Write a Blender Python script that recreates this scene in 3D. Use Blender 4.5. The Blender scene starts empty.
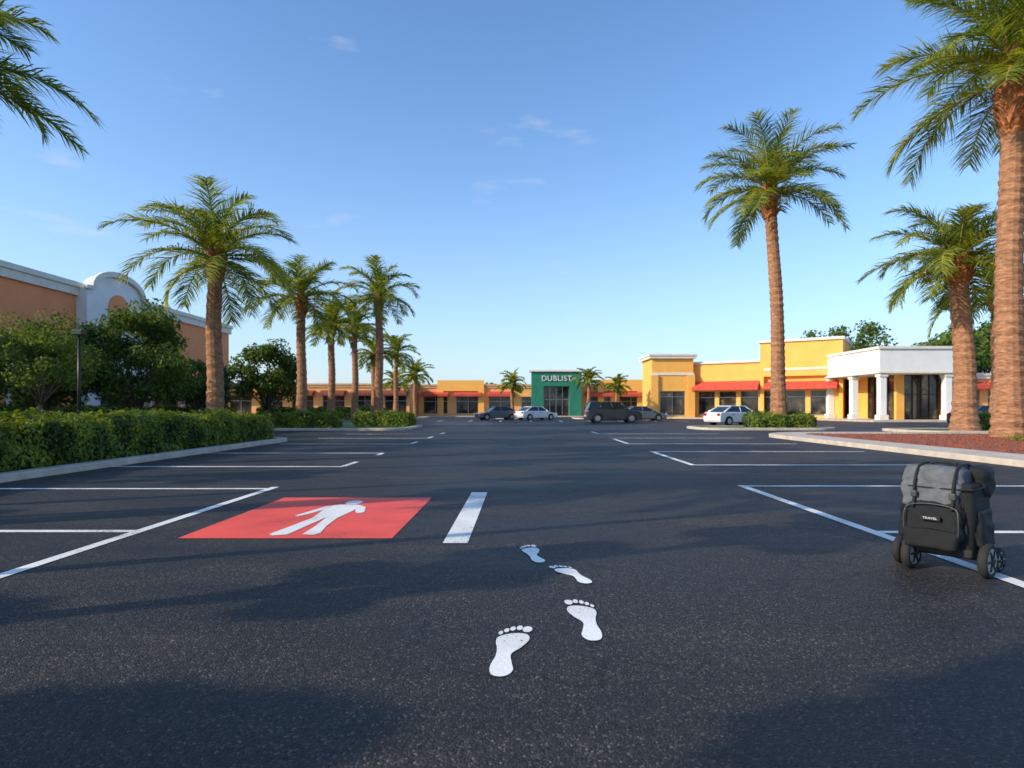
import bpy, math, random
import numpy as np
from mathutils import Vector, Matrix
random.seed(4); rng=np.random.default_rng(7)
sc=bpy.context.scene
COL=sc.collection
R=math.radians

# ------------------------------------------------------------------ materials
def nt(name):
    m=bpy.data.materials.new(name); m.use_nodes=True
    n=m.node_tree; return m,n,n.nodes['Principled BSDF']
def N(n,t,**k):
    x=n.nodes.new(t)
    for a,b in k.items():
        if a in x.inputs: x.inputs[a].default_value=b
        else: setattr(x,a,b)
    return x
def ramp(n,src,stops):
    r=n.nodes.new('ShaderNodeValToRGB'); e=r.color_ramp.elements
    while len(e)<len(stops): e.new(0.5)
    for i,(p,c) in enumerate(stops):
        e[i].position=p; e[i].color=(c if len(c)==4 else (*c,1))
    n.links.new(src,r.inputs[0]); return r
def mixc(n,f,a,b,mode='MIX'):
    m=n.nodes.new('ShaderNodeMix'); m.data_type='RGBA'; m.blend_type=mode
    for s,v in ((0,f),(6,a),(7,b)):
        if hasattr(v,'links') or hasattr(v,'is_output'): n.links.new(v,m.inputs[s])
        else: m.inputs[s].default_value=v if not isinstance(v,tuple) else (*v[:3],1)
    return m.outputs[2]
def mat(name,c1,c2=None,scale=3.0,rough=.8,bump=0,bscale=40,metal=0,spec=.5,detail=3,stretch=None,coat=0):
    m,n,b=nt(name)
    c2=c2 or tuple(x*.8 for x in c1)
    tc=N(n,'ShaderNodeTexCoord'); src=tc.outputs['Object']
    if stretch:
        mp=N(n,'ShaderNodeMapping'); mp.inputs['Scale'].default_value=stretch
        n.links.new(src,mp.inputs[0]); src=mp.outputs[0]
    no=N(n,'ShaderNodeTexNoise',Scale=scale,Detail=detail,Roughness=.6); n.links.new(src,no.inputs['Vector'])
    r=ramp(n,no.outputs[0],[(.3,c2),(.7,c1)])
    n.links.new(r.outputs[0],b.inputs['Base Color'])
    b.inputs['Roughness'].default_value=rough; b.inputs['Metallic'].default_value=metal
    b.inputs['Specular IOR Level'].default_value=spec; b.inputs['Coat Weight'].default_value=coat
    if bump:
        n2=N(n,'ShaderNodeTexNoise',Scale=bscale,Detail=3); n.links.new(src,n2.inputs['Vector'])
        bp=N(n,'ShaderNodeBump',Strength=bump,Distance=.02); n.links.new(n2.outputs[0],bp.inputs['Height'])
        n.links.new(bp.outputs[0],b.inputs['Normal'])
    return m
def leafmat(name,c1,c2,scale=1.2,trans=.35,rough=.55,spec=.3):
    m,n,b=nt(name)
    tc=N(n,'ShaderNodeTexCoord')
    no=N(n,'ShaderNodeTexNoise',Scale=scale,Detail=1); n.links.new(tc.outputs['Object'],no.inputs['Vector'])
    geo=N(n,'ShaderNodeNewGeometry')
    ad=N(n,'ShaderNodeMath',operation='MULTIPLY_ADD'); n.links.new(geo.outputs['Random Per Island'],ad.inputs[0])
    ad.inputs[1].default_value=.35; n.links.new(no.outputs[0],ad.inputs[2])
    r=ramp(n,ad.outputs[0],[(.4,c2),(.95,c1)])
    n.links.new(r.outputs[0],b.inputs['Base Color']); b.inputs['Roughness'].default_value=rough; b.inputs['Specular IOR Level'].default_value=spec
    tr=N(n,'ShaderNodeBsdfTranslucent'); tcx=mixc(n,1.0,r.outputs[0],(1.7,1.5,.4),'MULTIPLY')
    n.links.new(tcx,tr.inputs[0])
    ms=N(n,'ShaderNodeMixShader'); ms.inputs[0].default_value=trans
    n.links.new(b.outputs[0],ms.inputs[1]); n.links.new(tr.outputs[0],ms.inputs[2])
    n.links.new(ms.outputs[0],n.nodes['Material Output'].inputs[0])
    return m

def asphalt_mat():
    m,n,b=nt('asphalt')
    tc=N(n,'ShaderNodeTexCoord'); o=tc.outputs['Object']
    big=N(n,'ShaderNodeTexNoise',Scale=.45,Detail=4,Roughness=.7)
    mp=N(n,'ShaderNodeMapping'); mp.inputs['Scale'].default_value=(.7,1.8,1); n.links.new(o,mp.inputs[0]); n.links.new(mp.outputs[0],big.inputs['Vector'])
    base=ramp(n,big.outputs[0],[(.32,(.021,.0192,.0195)),(.52,(.035,.032,.031)),(.7,(.060,.054,.050))])
    med=N(n,'ShaderNodeTexNoise',Scale=22,Detail=5,Roughness=.85); n.links.new(o,med.inputs['Vector'])
    mr=ramp(n,med.outputs[0],[(.32,(.5,.5,.5)),(.68,(1.45,1.45,1.45))])
    c=mixc(n,1.0,base.outputs[0],mr.outputs[0],'MULTIPLY')
    vo=N(n,'ShaderNodeTexVoronoi',Scale=105); n.links.new(o,vo.inputs['Vector'])
    sep=N(n,'ShaderNodeSeparateColor'); n.links.new(vo.outputs['Color'],sep.inputs[0])
    vr=ramp(n,sep.outputs[0],[(.0,(.42,.42,.42)),(.7,(.95,.95,.95)),(.92,(1.6,1.5,1.4)),(1,(4.4,4.0,3.5))])
    c=mixc(n,1.0,c,vr.outputs[0],'MULTIPLY')
    wn=N(n,'ShaderNodeTexNoise',Scale=1.7,Detail=4); n.links.new(o,wn.inputs['Vector'])
    wv=N(n,'ShaderNodeVectorMath',operation='MULTIPLY_ADD'); n.links.new(wn.outputs['Color'],wv.inputs[0]); wv.inputs[1].default_value=(.9,.9,0); n.links.new(o,wv.inputs[2])
    cv=N(n,'ShaderNodeTexVoronoi',Scale=.5,feature='DISTANCE_TO_EDGE'); n.links.new(wv.outputs[0],cv.inputs['Vector'])
    cr=ramp(n,cv.outputs['Distance'],[(0,(.8,.8,.8)),(.007,(.0,.0,.0))])
    mk=N(n,'ShaderNodeTexNoise',Scale=.5,Detail=0); n.links.new(o,mk.inputs['Vector'])
    mkr=ramp(n,mk.outputs[0],[(.42,(0,0,0)),(.54,(1,1,1))])
    cf=N(n,'ShaderNodeMath',operation='MULTIPLY'); n.links.new(cr.outputs[0],cf.inputs[0]); n.links.new(mkr.outputs[0],cf.inputs[1])
    c=mixc(n,cf.outputs[0],c,(.006,.006,.006))
    n.links.new(c,b.inputs['Base Color'])
    rr=ramp(n,big.outputs[0],[(.35,(.5,.5,.5)),(.65,(.68,.68,.68))]); n.links.new(rr.outputs[0],b.inputs['Roughness'])
    b.inputs['Specular IOR Level'].default_value=.3
    ad=N(n,'ShaderNodeMath',operation='SUBTRACT'); n.links.new(med.outputs[0],ad.inputs[0]); n.links.new(vo.outputs['Distance'],ad.inputs[1])
    bp=N(n,'ShaderNodeBump',Strength=.85,Distance=.007); n.links.new(ad.outputs[0],bp.inputs['Height']); n.links.new(bp.outputs[0],b.inputs['Normal'])
    return m
def paint_mat(name,c,wear=.42):
    m,n,b=nt(name)
    tc=N(n,'ShaderNodeTexCoord'); o=tc.outputs['Object']
    a=N(n,'ShaderNodeTexNoise',Scale=45,Detail=4,Roughness=.75); n.links.new(o,a.inputs['Vector'])
    a2=N(n,'ShaderNodeTexNoise',Scale=1.3,Detail=3); n.links.new(o,a2.inputs['Vector'])
    s=N(n,'ShaderNodeMath',operation='MULTIPLY_ADD'); n.links.new(a2.outputs[0],s.inputs[0]); s.inputs[1].default_value=.5; n.links.new(a.outputs[0],s.inputs[2])
    f=ramp(n,s.outputs[0],[(wear+.13,(1,1,1)),(wear+.2,(0,0,0))])
    dirt=ramp(n,a2.outputs[0],[(.3,tuple(x*.78 for x in c)),(.65,c)])
    col=mixc(n,f.outputs[0],dirt.outputs[0],(.045,.043,.045))
    n.links.new(col,b.inputs['Base Color']); b.inputs['Roughness'].default_value=.6
    bp=N(n,'ShaderNodeBump',Strength=.6,Distance=.006); n.links.new(a.outputs[0],bp.inputs['Height']); n.links.new(bp.outputs[0],b.inputs['Normal'])
    return m

M={}
M['asphalt']=asphalt_mat()
M['white']=paint_mat('white_road_paint',(.84,.82,.78),.45)
M['whiteclean']=paint_mat('white_thick_paint',(.88,.86,.82),.41)
M['red']=paint_mat('red_road_paint',(.90,.09,.055),.40)
M['ground']=mat('dry_grass',(.09,.12,.04),(.06,.07,.03),scale=.5,bump=.3)
M['conc']=mat('concrete',(.60,.51,.42),(.42,.35,.29),scale=2.2,bump=.25,bscale=60)
M['mulch']=mat('red_mulch',(.46,.12,.05),(.16,.045,.02),scale=22,bump=1,bscale=60)
M['grass']=mat('lawn',(.11,.17,.03),(.05,.09,.02),scale=6,bump=1,bscale=60)
M['trunk']=mat('palm_bark',(.50,.235,.115),(.15,.07,.038),scale=2.6,rough=.9,bump=1,bscale=12,stretch=(1.5,1.5,6))
M['boots']=mat('palm_boots',(.62,.22,.07),(.16,.055,.022),scale=6,rough=.9,bump=1,bscale=14)
M['bark']=mat('bark',(.16,.11,.08),(.07,.05,.04),scale=8,rough=.9,bump=1,bscale=20)
M['frond']=leafmat('palm_leaflets',(.36,.38,.055),(.032,.085,.016),scale=.7,trans=.45)
M['rachis']=mat('palm_rachis',(.34,.32,.09),rough=.6)
M['leaf1']=leafmat('tree_leaves',(.15,.22,.035),(.022,.055,.012),scale=.9,trans=.3,rough=.7)
M['leaf2']=leafmat('light_tree_leaves',(.22,.28,.06),(.045,.09,.022),scale=.9,trans=.35,rough=.7)
M['hedge']=leafmat('hedge_leaves',(.24,.30,.03),(.035,.08,.012),scale=1.6,trans=.3)
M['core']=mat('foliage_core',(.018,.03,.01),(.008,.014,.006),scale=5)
M['orange']=mat('orange_stucco',(.92,.47,.10),(.82,.40,.08),scale=.8,bump=.2)
M['orange2']=mat('far_stucco',(.90,.42,.13),(.80,.35,.11),scale=.5,bump=.2)
M['terra']=mat('terracotta_stucco',(.92,.33,.13),(.82,.27,.10),scale=.6,bump=.2)
M['cream']=mat('cream_trim',(.82,.75,.64),(.70,.63,.54),scale=1.5,bump=.1)
M['whitew']=mat('white_stucco',(.85,.82,.78),(.75,.72,.69),scale=.7,bump=.1)
M['tan']=mat('tan_trim',(.66,.42,.21),(.55,.34,.17),scale=1.5)
M['green']=mat('green_panel',(.02,.20,.12),(.015,.155,.095),scale=.8,rough=.5)
M['awning']=mat('red_awning',(.66,.09,.05),(.48,.055,.035),scale=3,rough=.8)
M['awning2']=mat('maroon_awning',(.26,.06,.04),(.16,.04,.03),scale=3,rough=.8)
M['roof']=mat('roof_membrane',(.35,.34,.32),scale=2)
M['metal']=mat('dark_metal',(.05,.05,.05),(.03,.03,.03),rough=.4,metal=.6)
M['alu']=mat('aluminium',(.45,.45,.46),rough=.35,metal=.9)
M['signw']=mat('sign_letters',(.8,.8,.75),rough=.4)
def glass():
    m,n,b=nt('shop_glass'); tc=N(n,'ShaderNodeTexCoord')
    no=N(n,'ShaderNodeTexNoise',Scale=.9,Detail=3); n.links.new(tc.outputs['Object'],no.inputs['Vector'])
    r=ramp(n,no.outputs[0],[(.35,(.012,.014,.016)),(.6,(.06,.048,.038)),(.75,(.26,.18,.10))])  # warm noise patches paint a lit shop interior into the glass colour
    n.links.new(r.outputs[0],b.inputs['Base Color']); b.inputs['Roughness'].default_value=.06; b.inputs['Specular IOR Level'].default_value=.6
    return m
M['glass']=glass()

# ------------------------------------------------------------------ helpers
def empty(name,loc=(0,0,0),rz=0):
    e=bpy.data.objects.new(name,None); e.location=loc; e.rotation_euler=(0,0,rz); e.empty_display_size=.3
    COL.objects.link(e); return e
def obj(name,V,F,mats,fm=None,parent=None,smooth=False,loc=None):
    me=bpy.data.meshes.new(name)
    me.from_pydata(V if isinstance(V,list) else V.tolist(),[],F if isinstance(F,list) else F.tolist())
    for m in (mats if isinstance(mats,list) else [mats]): me.materials.append(m)
    if fm is not None: me.polygons.foreach_set('material_index',np.asarray(fm,dtype=np.int32))
    if smooth is not False:
        me.polygons.foreach_set('use_smooth',np.ones(len(me.polygons),dtype=bool) if smooth is True else np.asarray(smooth,dtype=bool))
    me.update(); o=bpy.data.objects.new(name,me)
    if parent: o.parent=parent
    if loc: o.location=loc
    COL.objects.link(o); return o
def boxes(name,parent,bl,m,bevel=0,loc=None):
    V=[];F=[]
    for (x0,y0,z0,x1,y1,z1) in bl:
        k=len(V)
        V+=[(x0,y0,z0),(x1,y0,z0),(x1,y1,z0),(x0,y1,z0),(x0,y0,z1),(x1,y0,z1),(x1,y1,z1),(x0,y1,z1)]
        F+=[(k,k+3,k+2,k+1),(k+4,k+5,k+6,k+7),(k,k+1,k+5,k+4),(k+1,k+2,k+6,k+5),(k+2,k+3,k+7,k+6),(k+3,k,k+4,k+7)]
    o=obj(name,V,F,m,parent=parent,loc=loc)
    if bevel:
        b=o.modifiers.new('b','BEVEL'); b.width=bevel; b.segments=2; b.limit_method='ANGLE'
    return o
def prism(name,parent,poly,y0,y1,m,axis='y',bevel=0):
    n=len(poly)
    if axis=='y': V=[(a,y0,b) for a,b in poly]+[(a,y1,b) for a,b in poly]
    else: V=[(a,b,y0) for a,b in poly]+[(a,b,y1) for a,b in poly]
    F=[tuple(range(n)),tuple(range(2*n-1,n-1,-1))]+[(i,i+n,(i+1)%n+n,(i+1)%n) for i in range(n)]
    o=obj(name,V,F,m,parent=parent)
    if bevel:
        b=o.modifiers.new('b','BEVEL'); b.width=bevel; b.segments=3; b.limit_method='ANGLE'
    return o
def tube_geo(path,rad,n=10,closed_ends=True):
    P=np.asarray(path,float); k=len(P); V=[];F=[]
    for i in range(k):
        t=P[min(i+1,k-1)]-P[max(i-1,0)]; t/=np.linalg.norm(t)+1e-9
        ref=np.array([0,0,1.]) if abs(t[2])<.9 else np.array([1.,0,0])
        u=np.cross(ref,t); u/=np.linalg.norm(u); v=np.cross(t,u)
        for j in range(n):
            a=2*math.pi*j/n; V.append(P[i]+rad[i]*(math.cos(a)*u+math.sin(a)*v))
    for i in range(k-1):
        for j in range(n):
            F.append((i*n+j,i*n+(j+1)%n,(i+1)*n+(j+1)%n,(i+1)*n+j))
    if closed_ends: F.append(tuple(range(n-1,-1,-1))); F.append(tuple((k-1)*n+j for j in range(n)))
    return [tuple(v) for v in V],F
def tube(name,parent,path,r,m,n=10):
    V,F=tube_geo(path,[r]*len(path) if not isinstance(r,(list,tuple)) else r,n)
    return obj(name,V,F,m,parent=parent,smooth=True)
def leaves(P,size,asp=.5,outward=None,ow=.6):
    n=len(P); u=rng.normal(size=(n,3))
    nn=rng.normal(size=(n,3)); nn/=np.linalg.norm(nn,axis=1)[:,None]
    if outward is not None:
        nn=nn*(1-ow)+outward*ow*1.2; nn/=np.linalg.norm(nn,axis=1)[:,None]
    u-=(u*nn).sum(1)[:,None]*nn; u/=np.linalg.norm(u,axis=1)[:,None]; v=np.cross(nn,u)
    s=(size*rng.uniform(.6,1.35,n))[:,None]
    V=np.stack([P-u*s,P+v*s*asp+nn*s*.15,P+u*s,P-v*s*asp+nn*s*.15],1).reshape(-1,3)
    F=np.arange(4*n).reshape(-1,4)
    return V,F
def merge(parts):
    V=[];F=[];fm=[];sm=[];k=0
    for v,f,mi,s in parts:
        v=[tuple(x) for x in v] if isinstance(v,list) else v.tolist()
        f=f if isinstance(f,list) else f.tolist()
        V+=v; F+=[tuple(i+k for i in q) for q in f]; fm+=[mi]*len(f); sm+=[s]*len(f); k+=len(v)
    return V,F,fm,sm

# ------------------------------------------------------------------ palms
def palm(x,y,h,L,tr,nf=30,nl=46,lean=(0,0),wid=.05,base=0.1,droop=1.0,wind=0.0,boots=1.0,low=-14):
    parts=[]
    k=max(30,int(h*5)); ts=np.linspace(0,1,k)
    path=[(lean[0]*t**1.6+.04*math.sin(t*9+x),lean[1]*t**1.6,t*h) for t in ts]
    rad=[tr*(.5+.18*math.exp(-t*9)-.10*t)*(1+.045*((i%2)*2-1)+random.uniform(-.03,.03)) for i,t in enumerate(ts)]
    v,f=tube_geo(path,rad,14); parts.append((v,f,0,False))
    top=np.array(path[-1])
    bh=min(2.0,h*.14)*boots
    bp=[top+np.array([0,0,z]) for z in np.linspace(-bh,bh*.25,8)]
    br=[tr*q for q in (.43,.5,.58,.62,.62,.55,.38,.2)]
    v,f=tube_geo(bp,br,12); parts.append((v,f,1,False))
    for i in range(110):
        a=random.uniform(0,6.283); zz=random.uniform(-bh,bh*.1); r0=tr*.5
        c=top+np.array([math.cos(a)*r0,math.sin(a)*r0,zz]); d=np.array([math.cos(a)*.7,math.sin(a)*.7,1.0])*random.uniform(.18,.36)*tr*1.2
        s=np.array([-math.sin(a),math.cos(a),0])*.07*tr*1.3
        parts.append(([c-s,c+s,c+d+s*.5,c+d-s*.5],[(0,1,2,3)],1,False))
    for i in range(nf):
        q=(i+.5)/nf
        a=i*2.39996+random.uniform(-.35,.35)
        e0=R(84-q**.9*(84-low))+random.uniform(-.17,.17)
        kk=R(60+24*math.sin(q*math.pi))*droop*random.uniform(.7,1.3)
        Lf=L*random.uniform(.82,1.14)*(1-.15*(q>.85))*(.78+.22*min(1,q*4))
        ns=15; p=top+np.array([0,0,bh*.1-q*bh*.4]); pts=[p]; da=random.uniform(-.4,.4)
        for j in range(ns):
            s=(j+.5)/ns; e=max(e0-kk*s**1.5,R(-86))
            aa=a+da*s*s
            d=np.array([math.cos(e)*math.cos(aa)+wind*s,math.cos(e)*math.sin(aa),math.sin(e)]); d/=np.linalg.norm(d)
            p=p+d*Lf/ns; pts.append(p)
        pts=np.array(pts)
        v,f=tube_geo(pts,[.042*(1-.85*j/ns)*L/4 for j in range(ns+1)],4,False); parts.append((v,f,2,True))
        s=np.linspace(.10,.995,nl); s=np.concatenate([s,s+rng.uniform(-.006,.006,nl)]).clip(0,.999)
        side=np.concatenate([np.ones(nl),-np.ones(nl)])
        idx=(s*ns).astype(int); fr=(s*ns-idx)[:,None]
        P0=pts[idx]*(1-fr)+pts[idx+1]*fr; T=pts[idx+1]-pts[idx]; T/=np.linalg.norm(T,axis=1)[:,None]
        sd=np.array([-math.sin(a),math.cos(a),0.0]); up=np.cross(T,sd); up*=np.sign(up[:,2:3]+1e-6)
        ll=L*.24*(np.sin((s*.84+.12)*math.pi)**.6+.12)*rng.uniform(.65,1.2,2*nl)
        fw=rng.uniform(.45,1.0,2*nl)+s*.5
        D=T*fw[:,None]+sd*side[:,None]+up*rng.uniform(-.1,.5,2*nl)[:,None]; D/=np.linalg.norm(D,axis=1)[:,None]
        D2=D+np.array([wind*.5,0,-1.0])*rng.uniform(.15,.75,2*nl)[:,None]; D2/=np.linalg.norm(D2,axis=1)[:,None]
        mid=P0+D*ll[:,None]*.5; tip=mid+D2*ll[:,None]*.6
        w=wid*rng.uniform(.7,1.2,2*nl)[:,None]; wv=np.cross(D,up+rng.normal(size=(2*nl,3))*.5); wv/=np.linalg.norm(wv,axis=1)[:,None]
        V=np.stack([P0-wv*w*.4,P0+wv*w*.4,mid+wv*w*.5,mid-wv*w*.5,tip],1).reshape(-1,3)
        b=np.arange(2*nl)*5
        Fq=np.stack([b,b+1,b+2,b+3],1).tolist(); Ft=np.stack([b+3,b+2,b+4],1).tolist()
        parts.append((V,[tuple(z) for z in Fq]+[tuple(z) for z in Ft],3,False))
    V,F,fm,sm=merge(parts)
    return obj('palm_tree',V,F,[M['trunk'],M['boots'],M['rachis'],M['frond']],fm,smooth=sm,loc=(x,y,base))

# X, Y, crown height, frond length, trunk dia
palm(-12.4,12.6,8.5,3.2,.6,nl=74,wid=.036,nf=28)
palm(-13.3,27,7.9,4.0,.72,nl=76,wid=.042,nf=28,low=-16)
palm(-14.1,40,8.4,3.8,.65,nl=52,wid=.055,nf=27)
palm(-15.2,50,8.0,3.2,.6,nl=36,nf=26,wid=.08)
palm(-10.0,44,9.3,3.4,.62,nl=48,wid=.055,nf=26)
palm(-14.9,56,8.6,3.2,.6,nl=30,nf=26,wid=.09)
palm(-14.6,62,6.6,2.8,.6,nl=26,nf=24,wid=.1)
palm(-13.2,66,7.2,2.8,.5,nl=26,nf=24,wid=.1)
palm(-12.7,75,5.2,2.7,.5,nl=24,nf=24,wid=.12)
palm(-16.1,80,4.6,2.5,.5,nl=22,nf=22,wid=.12)
palm(-.95,76,4.2,2.2,.45,nl=22,nf=24,wid=.12)
palm(8.2,74,4.6,2.2,.45,nl=22,nf=24,wid=.12)
palm(12.2,78,4.0,2.0,.45,nl=22,nf=24,wid=.12)
palm(15.9,38,14.8,4.8,.85,nl=72,lean=(-.6,0),wid=.052,nf=34,droop=.88,low=-10)
palm(23.0,32,8.8,4.5,1.05,nl=72,lean=(-.4,0),wid=.05,nf=34,low=-16)
palm(29.3,38,8.2,4.2,.8,nl=40,wid=.075,nf=28)
palm(19.7,25,15.2,5.5,1.0,nl=100,lean=(.2,0),wid=.045,nf=34,base=.12,boots=1.5,low=-10,droop=.88)
# trees along the same planting strip, left of the camera position
palm(-12.6,4.2,8.4,3.0,.5,nl=26,nf=26,wid=.1)
palm(-24,14,11.5,3.6,.6,nl=26,nf=28,wid=.12)

# ------------------------------------------------------------------ broadleaf trees
def tree(name,x,y,h,r,m,nleaf=9000,trunk_h=.28,clumps=34,ls=.10,tr=.16,flat=.8,base=.0):
    parts=[]; th=h*trunk_h; cz=th+(h-th)*.52; rz=(h-th)*.52
    path=[(0,0,0),(random.uniform(-.1,.1),0,th*.5),(random.uniform(-.1,.1),random.uniform(-.1,.1),th*1.05)]
    v,f=tube_geo(path,[tr*1.3,tr,tr*.85],10); parts.append((v,f,0,True))
    C=[]
    while len(C)<clumps:
        p=rng.normal(size=3); p/=np.linalg.norm(p); q=rng.uniform(.35,1)**.5*.86
        if p[2]<-.75: continue
        C.append((p[0]*r*q*rng.uniform(.85,1.1),p[1]*r*q,cz+p[2]*rz*q))
    for c in C[:14]:
        c=np.array(c); s=np.array(path[-1]); mm=(s+c)/2+np.array([0,0,.1*h])*random.uniform(-.3,.6)
        v,f=tube_geo([s-np.array([0,0,.15]),mm,c],[tr*.5,tr*.3,tr*.08],6); parts.append((v,f,0,True))
    per=nleaf//clumps
    for c in C:
        rc=r*random.uniform(.22,.42)
        d=rng.normal(size=(per,3)); d/=np.linalg.norm(d,axis=1)[:,None]
        rr=rng.uniform(.1,1,per)**.45*rc
        P=np.array(c)+d*rr[:,None]*np.array([1,1,flat])
        v,f=leaves(P,ls,.5,d,.5); parts.append((v,f,1,False))
    V,F,fm,sm=merge(parts)
    return obj(name,V,F,[M['bark'],m],fm,smooth=sm,loc=(x,y,base))
tree('shade_tree',-18.7,24.2,4.9,2.0,M['leaf2'],8000,.3,30,.08,.09)
tree('shade_tree',-20.4,33,6.6,3.3,M['leaf1'],14000,.12,46,.12,.16)
tree('shade_tree',-24.0,31,5.4,2.5,M['leaf1'],8000,.12,34,.12,.14)
tree('shade_tree',-17.2,42,5.9,2.5,M['leaf1'],9000,.2,34,.12,.15)
tree('shade_tree',-25.5,50,5.0,3.0,M['leaf1'],5000,.12,30,.17,.15)
# unseen trees added left of / behind the viewpoint to throw shadow bands
SX,SY=-.92,-.39; CT=1/math.tan(R(26))
def shadow_caster_tree(tx,ty,h,r,n,th=.66):
    zc=h*(th+(1-th)*.52); tree('shade_tree',tx+SX*CT*zc,ty+SY*CT*zc,h,r,M['leaf1'],n,th,14,.15,.09,flat=.7)
shadow_caster_tree(-4.8,3.3,6.0,.8,1900)
shadow_caster_tree(-.6,4.85,6.4,.62,1500)
shadow_caster_tree(3.4,6.6,6.6,.75,1700)
shadow_caster_tree(-2.6,1.6,6.6,1.0,3000)
shadow_caster_tree(2.2,2.1,7.0,1.0,3000)
shadow_caster_tree(-8.0,7.0,6.0,.9,1700)
shadow_caster_tree(.6,10.2,8.0,.75,1700)
shadow_caster_tree(5.6,9.0,9.0,.7,1500)
shadow_caster_tree(-5.5,11.6,6.2,.9,1700)
shadow_caster_tree(1.0,15.2,9.5,1.0,1900)
shadow_caster_tree(6.5,14.0,11,.9,1900)
shadow_caster_tree(4.0,20.5,12,1.1,2000)
shadow_caster_tree(-6.5,18.5,9,1.1,2000)
shadow_caster_tree(-2.5,24.5,12,1.3,2200)
for (x,y,h,r) in ((45,66,9.0,4.5),(52,70,11,5.5),(60,74,11,5),(48,88,13,6),(43.5,92,12,5)):
    tree('oak_tree',x,y,h,r,M['leaf1'],5500,.2,36,.28,.25)

def tree_mass(name,pts,m,ls=.35):
    parts=[]
    for (x,y,r,h) in pts:
        n=500; d=rng.normal(size=(n,3)); d/=np.linalg.norm(d,axis=1)[:,None]; d[:,2]=abs(d[:,2])
        P=np.array([x,y,0])+d*np.array([r,r,h])*(rng.uniform(.4,1,n)**.4)[:,None]
        v,f=leaves(P,ls,.6,d,.5); parts.append((v,f,0,False))
    V,F,fm,sm=merge(parts); return obj(name,V,F,[m],fm)
pts=[]
xx=-150
while xx<170:
    pts.append((xx,random.uniform(135,160),random.uniform(4,8),random.uniform(4.5,7.0))); xx+=random.uniform(5,9)
tree_mass('distant_tree_line',pts,M['leaf1'],.6)

# ------------------------------------------------------------------ hedges
def hedge(name,x0,y0,x1,y1,h,dens=420,ls=.045,z0=.12,rr=.25,m='hedge'):
    w,l=x1-x0,y1-y0; parts=[]
    def skin(n,face):
        a=rng.uniform(0,1,n); b=rng.uniform(0,1,n)
        if face=='top': P=np.stack([x0+a*w,y0+b*l,np.full(n,h)],1)
        elif face in('l','r'): P=np.stack([np.full(n,x0 if face=='l' else x1),y0+a*l,z0+b*(h-z0)],1)
        else: P=np.stack([x0+a*w,np.full(n,y0 if face=='f' else y1),z0+b*(h-z0)],1)
        cx=np.clip(P[:,0],x0+rr,x1-rr); cy=np.clip(P[:,1],y0+rr,y1-rr); cz=np.minimum(P[:,2],h-rr)
        C=np.stack([cx,cy,cz],1); D=P-C; Ln=np.linalg.norm(D,axis=1)[:,None]+1e-6; D/=Ln
        lump=.06*np.sin(P[:,0]*3.1+P[:,1]*1.3)+.06*np.sin(P[:,1]*2.7+P[:,2]*4)+.04*np.sin(P[:,1]*6.1+P[:,0]*5)
        Q=C+D*(np.minimum(Ln[:,0],rr)+lump-np.abs(rng.normal(size=n))*.05+rng.uniform(0,1,n)**8*.15)[:,None]
        return leaves(Q,ls,.55,D,.55)
    for fc,ar in (('top',w*l),('l',l*h*.4),('r',l*h),('f',w*h),('b',w*h)):
        n=int(ar*dens)
        v,f=skin(n,fc); parts.append((v,f,0,False))
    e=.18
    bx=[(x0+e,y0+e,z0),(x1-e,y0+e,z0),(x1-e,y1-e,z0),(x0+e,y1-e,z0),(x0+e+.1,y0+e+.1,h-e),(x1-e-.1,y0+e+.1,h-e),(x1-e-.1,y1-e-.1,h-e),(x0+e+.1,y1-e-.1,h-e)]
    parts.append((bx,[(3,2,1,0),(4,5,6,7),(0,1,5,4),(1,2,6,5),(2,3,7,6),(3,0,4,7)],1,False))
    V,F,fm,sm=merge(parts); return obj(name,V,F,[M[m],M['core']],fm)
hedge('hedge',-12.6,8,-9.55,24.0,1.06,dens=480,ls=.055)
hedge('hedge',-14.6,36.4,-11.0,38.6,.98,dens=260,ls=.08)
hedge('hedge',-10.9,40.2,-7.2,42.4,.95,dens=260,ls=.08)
hedge('hedge',14.0,37.0,17.7,39.2,.95,dens=260,ls=.075,rr=.4)
hedge('hedge',24.2,33.0,27.4,34.6,.95,dens=220,ls=.08,rr=.4)
hedge('hedge',-29.5,28,-27.5,60,1.3,dens=80,ls=.14)
hedge('hedge',-27,63,-14,65,1.3,dens=80,ls=.14)
hedge('hedge',13,83,21,84,1.0,dens=80,ls=.14)

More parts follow.
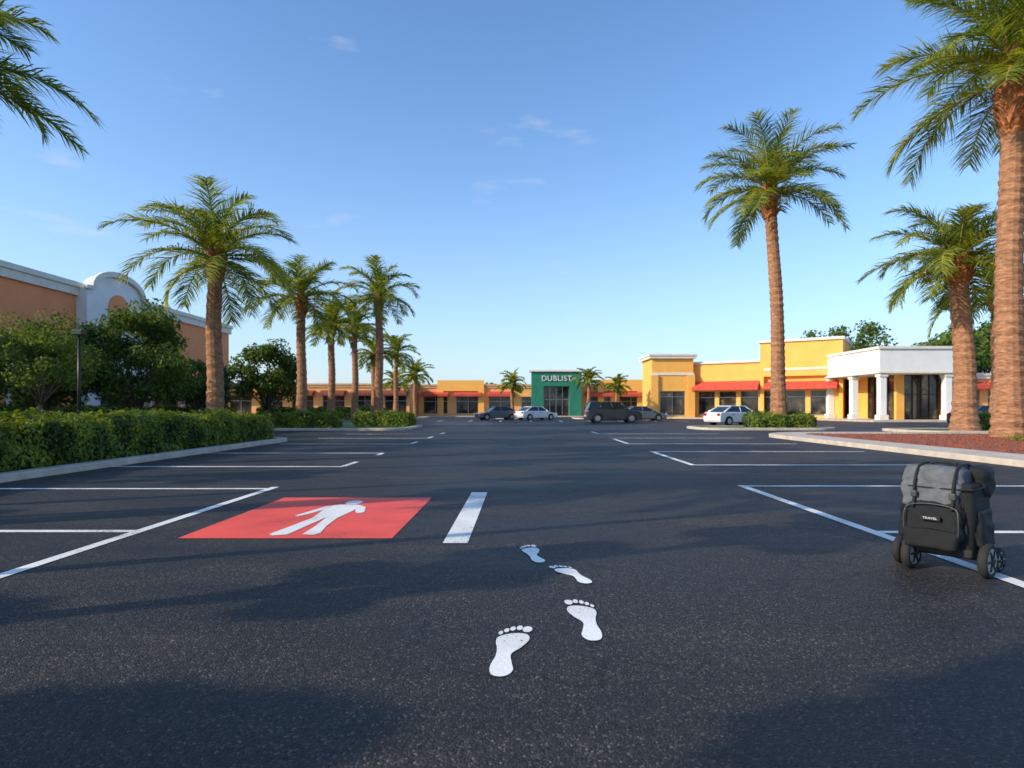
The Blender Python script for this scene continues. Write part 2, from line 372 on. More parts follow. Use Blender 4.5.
# ------------------------------------------------------------------ ground, asphalt, islands
def sheet(name,x0,y0,x1,y1,z,m):
    return obj(name,[(x0,y0,z),(x1,y0,z),(x1,y1,z),(x0,y1,z)],[(0,1,2,3)],m)
sheet('ground',-1500,-600,1500,2500,0,M['ground'])
sheet('parking_lot_asphalt',-30.8,-40,75,93,.004,M['asphalt'])
def rrect(x0,y0,x1,y1,r,n=10):
    out=[]
    for cx,cy,a0 in ((x1-r,y1-r,0),(x0+r,y1-r,90),(x0+r,y0+r,180),(x1-r,y0+r,270)):
        for i in range(n+1):
            a=R(a0+90*i/n); out.append((cx+r*math.cos(a),cy+r*math.sin(a)))
    return out
def island(name,x0,y0,x1,y1,r,w,fill,h=.14):
    e=empty(name)
    o=rrect(x0,y0,x1,y1,r); i2=rrect(x0+w,y0+w,x1-w,y1-w,max(r-w,.2)); b=rrect(x0+.02,y0+.02,x1-.02,y1-.02,r-.02); n=len(o)
    V=[(x,y,.004) for x,y in o]+[(x,y,h-.02) for x,y in o]+[(x,y,h) for x,y in b]+[(x,y,h) for x,y in i2]+[(x,y,h-.05) for x,y in i2]
    F=[]
    for k in range(4):
        for i in range(n): j=(i+1)%n; F.append((k*n+i,k*n+j,(k+1)*n+j,(k+1)*n+i))
    obj('kerb',V,F,M['conc'],parent=e)
    obj('planting_bed',[(x,y,h-.035) for x,y in i2],[tuple(range(n))],fill,parent=e)
    return e
island('planted_island',-26,-12,-9.0,24.8,1.0,.32,M['grass'])
island('planted_island',-15.4,35.6,-6.6,43.4,1.5,.35,M['grass'])
island('planted_island',-18,47,-12,84,1.5,.35,M['grass'])
island('planted_island',10.6,36,19,41,1.8,.4,M['grass'])
island('planted_island',11.0,9.5,34,30,3.2,1.5,M['mulch'],h=.15)
island('planted_island',20.5,31.2,36,36.2,1.5,.4,M['grass'])
island('planted_island',-3,74.5,1,78,1.2,.3,M['grass'])
island('planted_island',6.5,72.5,14,79.5,1.2,.3,M['grass'])
e=empty('sidewalk'); 
boxes('slab',e,[(-40,90,0,24,94.9,.13),(-30.9,18,0,-28.0,89.95,.13)],M['conc'])
prism('slab_right',e,[(15,80.5),(20,75),(31.5,66.5),(32.5,57),(60,57),(60,89.9),(15,89.9)],0,.135,M['conc'],axis='z')
P=np.stack([rng.normal(18.6,.35,700),rng.normal(22.2,.5,700),rng.uniform(.12,.28,700)],1)
v,f=leaves(P,.07,.3); obj('ground_cover_plant',v,f,M['hedge'])
P=np.stack([rng.uniform(12.7,30,5000),rng.uniform(11,28.3,5000),rng.uniform(.12,.16,5000)],1)
v,f=leaves(P,.05,.35); obj('mulch_chips',v,f,M['mulch'])
# fallen leaves and grit scattered on the lot
n_=420; P=np.stack([rng.uniform(-9,11,n_),rng.uniform(2.6,26,n_),rng.uniform(.008,.014,n_)],1)
v,f=leaves(P,.012,.5,np.tile([0,0,1.],(n_,1)),.9); obj('fallen_leaves',v,f,M['bark'])

# ------------------------------------------------------------------ markings
Z=.009
def flat(rects,name,m,parent=None,z=Z):
    V=[];F=[]
    for (x0,y0,x1,y1) in rects:
        k=len(V); V+=[(x0,y0,z),(x1,y0,z),(x1,y1,z),(x0,y1,z)]; F.append((k,k+1,k+2,k+3))
    return obj(name,V,F,m,parent=parent)
rc=[]
rc+=[(-4.06,-3,-3.94,10.15),(-9,9.87,-4.062,9.99),(-9,6.45,-4.062,6.57),(-9,2.9,-4.062,3.02)]
rc+=[(-9,13.6,-3.9,13.75),(-3.98,13.752,-3.86,14.9),(-9,17.7,-3.9,17.85),(-3.98,17.0,-3.86,17.698)]
for yy in (22.2,26.4,30.6): rc.append((-8.6,yy,-4,yy+.15)); rc.append((-4,yy+.152,-3.88,yy+1.6))
rc+=[(3.62,3.2,3.75,10.35),(3.752,10.2,11,10.33),(3.752,6.4,11,6.52)]
rc+=[(3.85,14.0,9.3,14.15),(3.85,14.152,3.98,18.2),(3.85,18.3,10.2,18.45),(3.85,22.3,10,22.45),(3.85,22.6,3.98,26),(3.85,26.6,10,26.75),(3.85,31,10,31.15),(3.85,31.3,3.98,34)]
rc+=[(-.74,5.93,-.5,9.5)]
for yy in (48,52,56): rc.append((-7,yy,-2,yy+.15))
for xx2 in (-8,-5,-2,1,4,7,10,13,16): rc.append((xx2,59,xx2+.13,64.5))
flat(rc,'parking_line_markings',M['white'])
pm=empty('pedestrian_marking')
flat([(-3.4,6.15,-1.27,8.95)],'red_panel',M['red'],pm,.008)
def polyset(polys,name,m,parent,z):
    V=[];F=[]
    for p in polys:
        k=len(V); V+=[(a,b,z) for a,b in p]; F.append(tuple(range(k,k+len(p))))
    return obj(name,V,F,m,parent=parent)
bx,by=-2.28,6.27
pp=[[(-.21,1.93),(-.12,2.0),(.12,2.0),(.2,1.93),(.2,1.5),(.15,1.02),(-.17,1.02),(-.22,1.5)],
    [(-.17,1.018),(-.005,1.018),(-.06,.5),(-.10,.05),(-.25,0),(-.31,.07),(-.24,.5)],
    [(.0,1.018),(.15,1.018),(.18,.5),(.24,.12),(.2,.03),(.06,.06),(.05,.5)],
    [(.202,1.92),(.3,1.8),(.38,1.42),(.34,1.33),(.28,1.36),(.202,1.62)],
    [(-.222,1.92),(-.222,1.6),(-.31,1.3),(-.4,1.1),(-.45,1.16),(-.36,1.55),(-.29,1.82)]]
pp.append([(.02+.125*math.cos(t),2.19+.165*math.sin(t)) for t in np.linspace(0,2*math.pi,24,endpoint=False)])
polyset([[(bx+a*.92,by+b) for a,b in p] for p in pp],'walking_figure',M['whiteclean'],pm,.012)

def catmull(P,n=5):
    out=[];k=len(P)
    for i in range(k):
        p0,p1,p2,p3=[np.array(P[(i+j-1)%k]) for j in range(4)]
        for t in np.linspace(0,1,n,endpoint=False):
            out.append(tuple(.5*((2*p1)+(-p0+p2)*t+(2*p0-5*p1+4*p2-p3)*t*t+(-p0+3*p1-3*p2+p3)*t**3)))
    return out
sole=catmull([(-.10,-.47),(.01,-.5),(.12,-.46),(.165,-.33),(.145,-.15),(.17,.0),(.22,.12),(.22,.22),(.12,.29),(-.05,.33),(-.2,.31),(-.25,.2),(-.17,.04),(-.06,-.1),(-.10,-.25),(-.15,-.38)])
toes=[(-.18,.43,.075,.07),(-.055,.455,.047,.055),(.045,.43,.043,.05),(.13,.385,.04,.047),(.205,.325,.034,.043)]
def foot(heel,toe,mir,W=.40):
    h=np.array(heel);t=np.array(toe); L=np.linalg.norm(t-h)*1.05; c=(h+t)/2; yv=(t-h)/np.linalg.norm(t-h); xv=np.array([yv[1],-yv[0]])*mir
    e=empty('footprint_marking',(c[0],c[1],0))
    def tf(p): q=xv*p[0]*W+yv*p[1]*L; return (q[0],q[1])
    S=[tf(p) for p in sole]
    polyset([S],'sole',M['whiteclean'],e,.009)
    polyset([[tf((a+rx*math.cos(w),b+ry*math.sin(w))) for w in np.linspace(0,2*math.pi,14,endpoint=False)] for a,b,rx,ry in toes],'toes',M['whiteclean'],e,.009)
foot((-.10,3.0),(-.02,3.66),-1,.38)
foot((.41,3.46),(.39,4.16),1,.38)
foot((.50,4.58),(.31,5.08),1,.34)
foot((.17,5.2),(.06,5.83),-1,.34)

# ------------------------------------------------------------------ buildings
def facade(p,L,h,ops,t=.35,m='orange',name='front_wall',y=0):
    bl=[];x=0
    gl=[];fr=[]
    for (a,b,z0,z1) in ops:
        if a>x: bl.append((x,y,0,a,y+t,h))
        bl.append((a,y,z1,b,y+t,h))
        if z0>0: bl.append((a,y,0,b,y+t,z0))
        gl.append((a,y+.24,z0,b,y+.27,z1))
        nm=max(1,int((b-a)/1.4))
        for i in range(nm+1):
            xx=a+(b-a-.07)*i/nm; fr.append((xx,y+.17,z0,xx+.07,y+.235,z1))
        fr.append((a+.08,y+.18,z1-.75,b-.08,y+.23,z1-.68)); fr.append((a+.08,y+.18,z0+.02,b-.08,y+.23,z0+.12))
        x=b
    if x<L: bl.append((x,y,0,L,y+t,h))
    boxes(name,p,bl,M[m]); 
    if gl: boxes('windows',p,gl,M['glass']); boxes('window_frames',p,fr,M['alu'] if m!='terra' else M['metal'])
def awn(p,a,b,z0,z1,d,m,y=0):
    V=[(a,y-.01,z1),(b,y-.01,z1),(b,y-d,z0+.35),(a,y-d,z0+.35),(a,y-d,z0),(b,y-d,z0),(a,y-.01,z0),(b,y-.01,z0)]
    F=[(0,3,2,1),(3,4,5,2),(0,6,4,3),(1,2,5,7)]
    return obj('awning',V,F,M[m],parent=p)
def shell(p,L,D,h,m,t=.35):
    boxes('side_and_back_walls',p,[(0,t+.002,0,t,D,h),(L-t,t+.002,0,L,D,h),(t,D-t,0,L-t,D,h)],M[m])
    boxes('roof',p,[(t,t+.002,h-.8,L-t,D-t-.002,h-.6)],M['roof'])
def cornice(p,L,D,h,th,pr,m):
    boxes('cornice',p,[(-pr,-pr,h-th,L+pr,D+pr,h+.003-th*.35),(-pr-.12,-pr-.12,h+.003-th*.35,L+pr+.12,D+pr+.12,h+.06)],M[m])

p=empty('terracotta_store_building',(-31,18,.13),R(90))
ops=[(a,a+3.6,.3,3.1) for a in np.arange(1,46,4.8)]
facade(p,48,9.9,ops,m='terra'); shell(p,48,22,9.9,'terra'); cornice(p,48,22,9.87,.85,.2,'cream')
boxes('string_course',p,[(0,-.12,5.0,25.2,-.002,5.35),(32.2,-.12,5.0,48,-.002,5.35)],M['cream'])
boxes('pilasters',p,[(a-.9,-.08,0,a-.5,-.001,4.99) for a in np.arange(5.8,46,4.8) if not 24.4<a<33.4],M['cream'])
for a in (1,5.8,10.6,15.4,20.2,34.6,39.4,44.2): awn(p,a-.3,a+3.9,3.15,4.2,1.3,'awning2')
arch=[(25.3,0),(32.1,0),(32.1,9.6)]+[(28.7+3.4*math.cos(t)*.82,9.75+1.25*math.sin(t)) for t in np.linspace(0,math.pi,16)]+[(25.3,9.6)]
prism('arched_gable',p,arch,-.75,-.003,M['whitew'])
arch2=[(25.0,9.5),(25.0,9.75)]+[(28.7-3.7*math.cos(t)*.84,9.8+1.5*math.sin(t)) for t in np.linspace(0,math.pi,16)]+[(32.4,9.75),(32.4,9.5),(31.9,9.5)]+[(28.7+3.4*math.cos(t)*.8,9.75+1.15*math.sin(t)) for t in np.linspace(0,math.pi,16)]+[(25.5,9.5)]
prism('gable_coping',p,arch2,-1.0,-.76,M['cream'])
cir=[(28.7+1.15*math.cos(t),8.5+1.15*math.sin(t)) for t in np.linspace(0,2*math.pi,28,endpoint=False)]
prism('round_vent',p,cir,-.86,-.752,M['terra'])
boxes('entrance_glass',p,[(26.7,-.80,.1,30.7,-.752,3.6)],M['glass'])

p=empty('supermarket_building',(-15.6,95,.13))
def wing(p,L,h,D,m,step=5,zt=2.9):
    ops=[(a,a+step-1.3,.25,zt) for a in np.arange(.8,L-step+1.2,step)]
    facade(p,L,h,ops,m=m); shell(p,L,D,h,m); return ops
ops=wing(p,35.5,4.75,18,'orange2'); cornice(p,35.5,18,4.75,.5,.15,'tan')
for (a,b,_,z) in ops[:3]+ops[5:]: awn(p,a-.2,b+.2,2.95,3.7,1.2,'awning')
boxes('raised_parapets',p,[(3,-.4,0,3.9,-.003,5.4),(9.2,-.4,0,10.1,-.003,5.4),(3.9,-.4,3.75,9.2,-.003,5.4),(27.5,-.4,0,28.4,-.003,5.5),(33.5,-.4,0,34.4,-.003,5.5),(28.4,-.4,3.75,33.5,-.003,5.5)],M['orange'])
boxes('green_entrance_tower',p,[(17.3,-2.6,0,19.1,-.42,6.6),(23.0,-2.6,0,24.8,-.42,6.6),(19.1,-2.6,4.4,23.0,-.42,6.6)],M['green'],.03)
boxes('tower_cap',p,[(17.0,-2.9,6.6,25.1,-.2,6.85)],M['cream'])
boxes('entrance_recess',p,[(19.1,-1.2,.1,23.0,-1.1,4.39)],M['glass'])
boxes('entrance_frames',p,[(19.1+i*.95,-1.3,.1,19.2+i*.95,-1.21,4.38) for i in range(5)]+[(19.11,-1.3,2.4,22.99,-1.205,2.5)],M['alu'])
def text(s,size,loc,p,m,name='sign_letters',ex=.06):
    c=bpy.data.curves.new(name,'FONT'); c.body=s; c.size=size; c.extrude=ex; c.align_x='CENTER'; c.align_y='CENTER'; c.materials.append(m); c.space_character=1.1
    o=bpy.data.objects.new(name,c); o.parent=p; o.location=loc; o.rotation_euler=(R(90),0,0); COL.objects.link(o)
text('DUBLIST',1.1,(21.05,-2.68,5.55),p,M['signw'])
p=empty('retail_row_building',(-42,88,.13))
ops=wing(p,26.3,4.6,15,'orange2',4.4); cornice(p,26.3,15,4.6,.5,.15,'tan')
for (a,b,_,z) in ops: awn(p,a-.2,b+.2,2.95,3.7,1.2,'awning2')

p=empty('orange_tower_building',(16.6,78,.13))
facade(p,5.2,7.5,[(1.0,4.2,.2,3.3)],m='orange'); shell(p,5.2,6,7.5,'orange')
cornice(p,5.2,6,7.9,.5,.35,'cream'); boxes('tower_band',p,[(-.1,-.1,5.3,5.3,-.003,5.6)],M['cream'])
boxes('corner_piers',p,[(-.15,-.25,0,.75,-.102,5.28),(4.45,-.25,0,5.35,-.102,5.28)],M['orange'])
p=empty('orange_retail_building',(22.0,79,.13),math.atan2(-9,14))
ops=[(.7+i*2.6,.7+i*2.6+2.1,.3,3.2) for i in range(6)]
facade(p,17,6.7,ops,m='orange'); shell(p,17,16,6.7,'orange'); 
boxes('cornice_low',p,[(-.2,-.25,6.7,8.2,.6,7.0)],M['cream'])
awn(p,.3,8.2,3.35,4.5,1.5,'awning'); awn(p,8.8,16.6,3.35,4.3,1.5,'awning')
boxes('raised_block',p,[(8.3,-.6,4.9,17.1,9,8.9),(8.3,-.6,0,8.7,-.003,4.9),(16.7,-.6,0,17.1,-.003,4.9)],M['orange'])
boxes('raised_cap',p,[(8.1,-.85,8.9,17.3,9.2,9.2)],M['cream'])
boxes('wall_band',p,[(8.71,-.66,5.6,16.69,-.602,5.85)],M['cream'])
p=empty('white_portico_building',(34.8,60,.13))
boxes('fascia',p,[(0,0,4.7,7.4,16,6.9)],M['whitew'],.03)
boxes('fascia_trim',p,[(-.15,-.15,6.9,7.55,16.15,7.15),(-.08,-.08,4.55,7.48,16.08,4.698)],M['cream'])
cols=[(.15,.15),(6.5,.15),(.15,5.2),(.15,10.2),(.15,15.2)]
boxes('columns',p,[(a,b,.5,a+.65,b+.65,4.54) for a,b in cols],M['whitew'],.04)
boxes('column_bases',p,[(a-.12,b-.12,0,a+.77,b+.77,.498) for a,b in cols]+[(a-.1,b-.1,4.2,a+.75,b+.75,4.45) for a,b in cols],M['cream'],.03)
boxes('inner_walls',p,[(3.2,2.6,0,4.0,3.0,4.54),(3.2,7.8,0,3.6,10.6,4.54),(3.2,13.5,0,3.6,16,4.54)],M['orange'])
boxes('glazing',p,[(4.0,2.72,.1,7.4,2.78,4.5),(3.35,3.0,.1,3.4,7.8,4.5),(3.35,10.6,.1,3.4,13.5,4.5)],M['glass'])
boxes('glazing_frames',p,[(4.0+i*.84,2.62,.1,4.07+i*.84,2.715,4.5) for i in range(5)]+[(4.0,2.64,2.5,7.4,2.70,2.6)]+[(3.25,3.0+i*1.19,.1,3.345,3.07+i*1.19,4.5) for i in range(5)],M['metal'])
p=empty('cafe_building',(42.6,62,.13))
facade(p,20,4.6,[(1+i*3.2,3.4+i*3.2,.3,3.0) for i in range(6)],m='orange2'); shell(p,20,12,4.6,'orange2'); cornice(p,20,12,4.6,.5,.15,'cream')
for i in range(6): awn(p,.8+i*3.2,3.6+i*3.2,3.05,3.8,1.1,'awning')

def lamp(x,y,h):
    e=empty('street_lamp',(x,y,.12)); tube('pole',e,[(0,0,.3),(0,0,h)],[.07,.045],M['metal']); tube('base',e,[(0,0,0),(0,0,.32)],.16,M['conc'],12)
    tube('arm',e,[(0,0,h-.05),(.05,0,h+.1)],.04,M['metal']); boxes('lamp_head',e,[(-.2,-.13,h+.02,.2,.13,h+.22)],M['metal'],.03)
lamp(-16.0,22.5,3.8)

# ------------------------------------------------------------------ cars
def carpaint(name,c): return mat(name,c,tuple(x*.95 for x in c),rough=.28,coat=.8,metal=.1)
M['tyre']=mat('tyre_rubber',(.02,.02,.02),(.012,.012,.012),rough=.85)
M['carglass']=mat('car_glass',(.015,.018,.02),(.01,.012,.014),rough=.05,spec=.7)
M['head']=mat('headlight',(.75,.75,.72),rough=.15); M['tail']=mat('taillight',(.4,.01,.01),rough=.25)
def car(x,y,rz,paint,kind='sedan'):
    e=empty('parked_car' if kind=='sedan' else 'parked_suv',(x,y,.004),rz)
    if kind=='sedan':
        L,W,r=2.3,.9,.33; top=[(-2.3,.42),(-2.26,.62),(-2.1,.74),(-1.1,.93),(-.95,.96),(1.65,1.02),(2.15,.98),(2.28,.8),(2.3,.42)]
        gb=[(-1.12,.93),(1.85,1.0)]; gr=[(-.35,1.42),(1.0,1.42)]; wx=(-1.42,1.4)
    else:
        L,W,r=2.45,.98,.40; top=[(-2.45,.5),(-2.42,.85),(-2.28,1.0),(-1.2,1.12),(-1.1,1.14),(2.3,1.16),(2.42,.95),(2.45,.5)]
        gb=[(-1.25,1.12),(2.36,1.14)]; gr=[(-.55,1.78),(2.05,1.78)]; wx=(-1.5,1.5)
    bot=[]
    for c in reversed(wx):
        bot.append((c+r*1.18,.24)); bot+=[(c+r*1.18*math.cos(a),.3+r*1.18*math.sin(a)) for a in np.linspace(.1,math.pi-.1,9)]; bot.append((c-r*1.18,.24))
    prof=top+[(top[-1][0]-.06,.24)]+bot+[(top[0][0]+.06,.24)]
    prism('body',e,prof,-W,W,paint,bevel=.06)
    (b0,z0),(b1,z1)=gb; (r0,zr),(r1,_)=gr; w0,w1=W-.05,W-.24
    V=[(b0,-w0,z0),(b1,-w0,z1),(b1,w0,z1),(b0,w0,z0),(r0,-w1,zr),(r1,-w1,zr),(r1,w1,zr),(r0,w1,zr)]
    F=[(0,1,5,4),(1,2,6,5),(2,3,7,6),(3,0,4,7),(4,5,6,7)]
    obj('glasshouse',V,F,M['carglass'],parent=e)
    o=boxes('roof',e,[(r0-.06,-w1-.03,zr-.02,r1+.06,w1+.03,zr+.05)],paint,.03)
    def lerp(a,b,t): return tuple(a[i]+(b[i]-a[i])*t for i in range(3))
    for s in (0,1):
        A=[V[0],V[1],V[4],V[5]] if s==0 else [V[3],V[2],V[7],V[6]]
        tube('pillar_front',e,[A[0],A[2]],.04,paint,6); tube('pillar_rear',e,[A[1],A[3]],.06,paint,6)
        for t in (.42,) if kind=='sedan' else (.33,.66):
            tube('pillar_mid',e,[lerp(A[0],A[1],t+.03),lerp(A[2],A[3],t)],.035,paint,6)
        sy=-1 if s==0 else 1
        boxes('mirror',e,[(b0+.25,min(sy*W,sy*(W+.18)),z0+.02,b0+.4,max(sy*W,sy*(W+.18)),z0+.17)],paint,.03)
        boxes('door_handles',e,[(q,sy*W-.015,z0-.14,q+.2,sy*W+.015,z0-.10) for q in (-.1,.9)],M['metal'])
        boxes('headlight',e,[(-L-.01,min(sy*.5,sy*.84),.6+.18*(kind!='sedan'),-L+.13,max(sy*.5,sy*.84),.74+.18*(kind!='sedan'))],M['head'],.02)
        boxes('taillight',e,[(L-.12,min(sy*.55,sy*.86),.72+.15*(kind!='sedan'),L+.01,max(sy*.55,sy*.86),.9+.15*(kind!='sedan'))],M['tail'],.02)
        for c in wx:
            V2,F2=tube_geo([(c,sy*(W-.22),r),(c,sy*(W-.20),r),(c,sy*(W-.02),r),(c,sy*(W),r)],[r*.9,r,r,r*.9],20); obj('tyre',V2,F2,M['tyre'],parent=e,smooth=False)
            V2,F2=tube_geo([(c,sy*(W-.05),r),(c,sy*(W+.01),r)],[r*.62,r*.58],14); obj('rim',V2,F2,M['alu'],parent=e)
    boxes('grille',e,[(-L-.012,-.4,.45,-L+.05,.4,.66)],M['metal'],.01)
    boxes('underbody',e,[(-L+.3,-W+.25,.2,L-.3,W-.25,.45)],M['tyre'])
    boxes('number_plate',e,[(L-.02,-.25,.55,L+.018,.25,.68)],M['signw'])
PW=carpaint('white_car_paint',(.75,.75,.75)); PG=carpaint('grey_car_paint',(.12,.13,.14)); PB=carpaint('black_car_paint',(.03,.032,.038)); PS=carpaint('silver_car_paint',(.35,.36,.37))
car(-2.5,67,R(22),PG); car(1.7,67,R(215),PW); car(8.2,55,R(184),PB,'suv'); car(12.2,62,R(188),PG)
car(16.3,47,R(205),PW)
car(33,44,R(190),PB); car(-20.5,70,R(10),PG)

# ------------------------------------------------------------------ wheeled bag
M['nylon']=mat('black_nylon',(.0105,.0115,.0135),(.006,.0065,.0075),scale=12,rough=.6,bump=.5,bscale=220,spec=.35)
M['greyfab']=mat('grey_fabric',(.165,.175,.19),(.095,.10,.11),scale=14,rough=.85,bump=.6,bscale=200,spec=.3)
M['strap']=mat('webbing',(.014,.015,.017),(.009,.0095,.0105),scale=40,rough=.8,bump=.4,bscale=150)
M['plastic']=mat('grey_plastic',(.42,.42,.41),(.32,.32,.31),scale=10,rough=.4)
M['dplastic']=mat('dark_plastic',(.05,.05,.05),(.03,.03,.03),scale=10,rough=.4)
M['label']=mat('label_print',(.75,.75,.75),rough=.5)
bag=empty('wheeled_backpack',(3.42,5.0,.004),R(-53)); bag.scale=(1.12,1.08,.98)
def rb(name,c,s,m,bev=.05,top=(1,1),rx=0,sub=True,shift=0):
    import bmesh
    bm=bmesh.new(); bmesh.ops.create_cube(bm,size=1)
    for v in bm.verts:
        tz=v.co.z>0
        v.co.x*=s[0]*(top[0] if tz else 1); v.co.y=v.co.y*s[1]*(top[1] if tz else 1)+(shift if tz else 0); v.co.z*=s[2]
    bmesh.ops.bevel(bm,geom=bm.edges[:],offset=bev,segments=4,affect='EDGES',profile=.6)
    if sub:
        bmesh.ops.subdivide_edges(bm,edges=[e for e in bm.edges if e.calc_length()>.08],cuts=5,use_grid_fill=True)
        for v in bm.verts:
            p=v.co; k=.006*math.sin(p.x*31+p.z*17+c[0]*9)+.005*math.sin(p.z*43+p.y*23)+.005*math.sin(p.x*57-p.z*39)
            v.co=p+p.normalized()*k
    me=bpy.data.meshes.new(name); bm.to_mesh(me); bm.free(); me.materials.append(m)
    for f in me.polygons: f.use_smooth=True
    o=bpy.data.objects.new(name,me); o.parent=bag; o.location=c; o.rotation_euler=(rx,0,0); COL.objects.link(o); return o
rb('main_body',(0,.02,.45),(.45,.36,.58),M['nylon'],.06,top=(1.02,1.0))
rb('top_lid',(-.03,-.01,.765),(.42,.34,.17),M['greyfab'],.07,top=(.84,.82))
rb('lid_rear_panel',(.03,.13,.715),(.44,.22,.28),M['nylon'],.08)
rb('upper_grey_panel',(-.03,-.15,.63),(.38,.09,.22),M['greyfab'],.04,top=(.95,.8))
rb('front_pocket',(-.005,-.185,.42),(.38,.14,.32),M['nylon'],.06,top=(.92,.65),shift=.02)
rb('lower_pocket',(0,-.22,.28),(.34,.11,.16),M['nylon'],.045)
rb('side_pocket',(.225,.02,.38),(.09,.26,.30),M['nylon'],.04,top=(.7,.95))
rb('side_pocket_2',(-.225,.02,.38),(.09,.26,.30),M['nylon'],.04,top=(.7,.95))
rb('bottom_tray',(0,0,.185),(.44,.34,.07),M['tyre'],.02,sub=False)
def open_curve(pts,n=6):
    P=[np.array(p,float) for p in pts]; out=[]
    for i in range(len(P)-1):
        p0=P[max(i-1,0)];p1=P[i];p2=P[i+1];p3=P[min(i+2,len(P)-1)]
        for t in np.linspace(0,1,n,endpoint=False): out.append(.5*((2*p1)+(-p0+p2)*t+(2*p0-5*p1+4*p2-p3)*t*t+(-p0+3*p1-3*p2+p3)*t**3))
    out.append(P[-1]); return out
tube('zip_front',bag,open_curve([(-.165,-.262,.32),(-.168,-.256,.46),(-.14,-.240,.535),(0,-.236,.558),(.14,-.240,.535),(.165,-.256,.46),(.168,-.262,.32)]),.005,M['dplastic'],6)
tube('zip_lid',bag,open_curve([(-.236,.12,.70),(-.234,-.1,.69),(-.2,-.178,.685),(0,-.188,.68),(.2,-.178,.685),(.234,-.1,.69),(.236,.12,.70)]),.007,M['strap'],6)
for sx in (-.12,.12):
    tube('strap',bag,open_curve([(sx,.18,.80),(sx,.1,.86),(sx,-.08,.855),(sx,-.15,.81),(sx,-.2,.70),(sx,-.205,.60),(sx,-.235,.52)]),.010,M['strap'],6)
    boxes('buckle',bag,[(sx-.02,-.222,.60,sx+.02,-.2,.65)],M['dplastic'],.006)
boxes('logo_patch',bag,[(-.06,-.266,.43,.06,-.25,.465)],M['strap'],.003)
text('TRAVEL',.024,(0,-.268,.447),bag,M['label'],'logo_text',.0006)
tube('grab_handle',bag,open_curve([(-.08,-.02,.845),(-.07,-.02,.872),(0,-.02,.88),(.07,-.02,.872),(.08,-.02,.845)]),.011,M['strap'],8)
for sx in (-.17,.17):
    tube('rear_frame_tube',bag,open_curve([(sx,.235,.16),(sx,.255,.5),(sx*.95,.26,.78)]),.012,M['metal'],8)
tube('push_handle',bag,open_curve([(-.16,.26,.78),(-.15,.27,.825),(0,.275,.84),(.15,.27,.825),(.16,.26,.78)]),.015,M['dplastic'],8)
def wheel(x,y,r,w,tag):
    V=[];F=[];n=32;k=10
    for i in range(n):
        a=2*math.pi*i/n
        for j in range(k):
            b=2*math.pi*j/k; rr=r-.022+.022*math.cos(b); V.append((x+w*.5*math.sin(b),y+rr*math.cos(a),r+rr*math.sin(a)))
    for i in range(n):
        for j in range(k): F.append((i*k+j,i*k+(j+1)%k,((i+1)%n)*k+(j+1)%k,((i+1)%n)*k+j))
    obj('tyre_'+tag,V,F,M['tyre'],parent=bag,smooth=True)
    Vr,Fr=tube_geo([(x-w*.42,y,r),(x-w*.3,y,r),(x+w*.3,y,r),(x+w*.42,y,r)],[r*.70,r*.74,r*.74,r*.70],24); obj('rim_'+tag,Vr,Fr,M['plastic'],parent=bag)
    for i in range(6):
        a=i*math.pi/3; tube('spoke_'+tag,bag,[(x+w*.44,y+.02*math.cos(a),r+.02*math.sin(a)),(x+w*.44,y+r*.64*math.cos(a),r+r*.64*math.sin(a))],.009,M['metal'],6)
        tube('spoke_in_'+tag,bag,[(x-w*.44,y+.02*math.cos(a),r+.02*math.sin(a)),(x-w*.44,y+r*.64*math.cos(a),r+r*.64*math.sin(a))],.009,M['metal'],6)
    tube('hub_'+tag,bag,[(x-w*.62,y,r),(x+w*.62,y,r)],r*.22,M['metal'],12)
wheel(.275,-.05,.135,.06,'a'); wheel(-.265,-.05,.115,.055,'b'); wheel(-.155,-.16,.13,.06,'c'); wheel(.265,.20,.10,.05,'d'); wheel(-.265,.20,.10,.05,'e')
tube('axle',bag,[(-.28,-.05,.125),(.28,-.05,.135)],.012,M['metal']); tube('rear_axle',bag,[(-.27,.20,.1),(.27,.20,.1)],.012,M['metal'])
for sx in (-.215,.225):
    tube('fork',bag,open_curve([(sx,-.05,.13),(sx,-.02,.22),(sx*.95,.10,.30),(sx*.9,.235,.5)]),.012,M['metal'],8)
    tube('stay',bag,[(sx*.95,.20,.10),(sx*.9,.215,.32)],.012,M['metal'],8)
tube('caster_fork',bag,open_curve([(-.115,-.16,.13),(-.115,-.16,.25)]),.012,M['metal'],8); tube('caster_fork_2',bag,open_curve([(-.195,-.16,.13),(-.195,-.16,.25)]),.012,M['metal'],8)

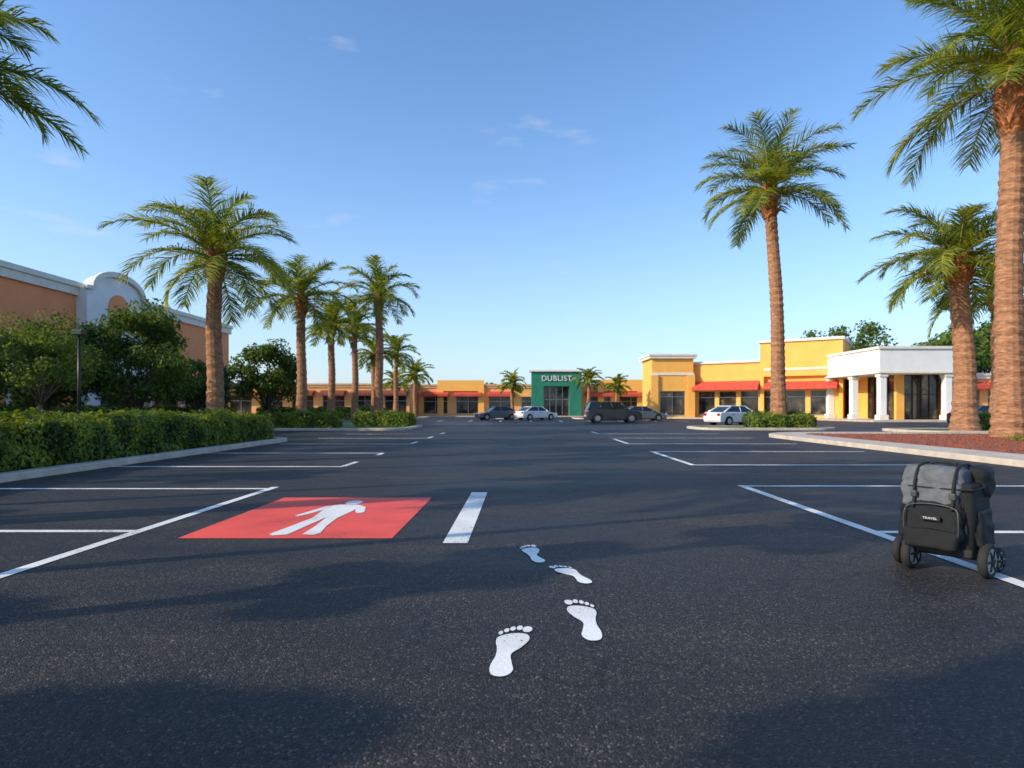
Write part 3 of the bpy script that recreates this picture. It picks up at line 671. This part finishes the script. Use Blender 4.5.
# ------------------------------------------------------------------ light, sky, camera
sd=Vector((SX,SY,0)).normalized(); EL=R(26)
sunv=Vector((sd.x*math.cos(EL),sd.y*math.cos(EL),math.sin(EL)))
l=bpy.data.lights.new('sun','SUN'); l.energy=5.0; l.angle=R(.5); l.color=(1,.87,.66)
lo=bpy.data.objects.new('sun',l); lo.rotation_euler=sunv.to_track_quat('Z','Y').to_euler(); COL.objects.link(lo)
w=bpy.data.worlds.new('World'); sc.world=w; w.use_nodes=True; n=w.node_tree
bg=n.nodes['Background']; bg.inputs[1].default_value=.13
sky=n.nodes.new('ShaderNodeTexSky'); sky.sky_type='NISHITA'; sky.sun_disc=False; sky.sun_elevation=EL; sky.sun_rotation=math.atan2(sunv.x,sunv.y)
sky.air_density=1.0; sky.dust_density=.9; sky.ozone_density=1.6; sky.altitude=0
tc=N(n,'ShaderNodeTexCoord')
g=mixc(n,1.0,sky.outputs[0],(1.22,1.62,2.0),'MULTIPLY')
sx=N(n,'ShaderNodeSeparateXYZ'); n.links.new(tc.outputs['Generated'],sx.inputs[0])
om=N(n,'ShaderNodeMath',operation='SUBTRACT'); om.use_clamp=True; om.inputs[0].default_value=1; n.links.new(sx.outputs[2],om.inputs[1])
pw=N(n,'ShaderNodeMath',operation='POWER'); n.links.new(om.outputs[0],pw.inputs[0]); pw.inputs[1].default_value=5.5
ml=N(n,'ShaderNodeMath',operation='MULTIPLY'); n.links.new(pw.outputs[0],ml.inputs[0]); ml.inputs[1].default_value=.75; ml.use_clamp=True
hz=mixc(n,ml.outputs[0],g,(5.6,6.3,7.1))
mp=N(n,'ShaderNodeMapping'); mp.inputs['Scale'].default_value=(2.2,2.2,9); mp.inputs['Location'].default_value=(1.3,.2,.9)
n.links.new(tc.outputs['Generated'],mp.inputs[0])
no=N(n,'ShaderNodeTexNoise',Scale=1.9,Detail=4,Roughness=.55); n.links.new(mp.outputs[0],no.inputs['Vector'])
cr=ramp(n,no.outputs[0],[(.64,(0,0,0)),(.82,(.45,.45,.45))])
c=mixc(n,cr.outputs[0],hz,(6.6,6.5,6.5)); n.links.new(c,bg.inputs[0])

F=620
cam=bpy.data.cameras.new('camera'); co=bpy.data.objects.new('camera',cam); COL.objects.link(co); sc.camera=co
co.location=(0,0,1.3); co.rotation_euler=(R(90),0,0)
cam.lens=36*F/1024; cam.sensor_width=36; cam.shift_y=24/1024; cam.shift_x=-8/1024; cam.clip_end=5000; cam.clip_start=.05
cam.dof.use_dof=True; cam.dof.focus_distance=5.5; cam.dof.aperture_fstop=2.4
sc.view_settings.view_transform='Standard'; sc.view_settings.look='None'; sc.view_settings.exposure=0
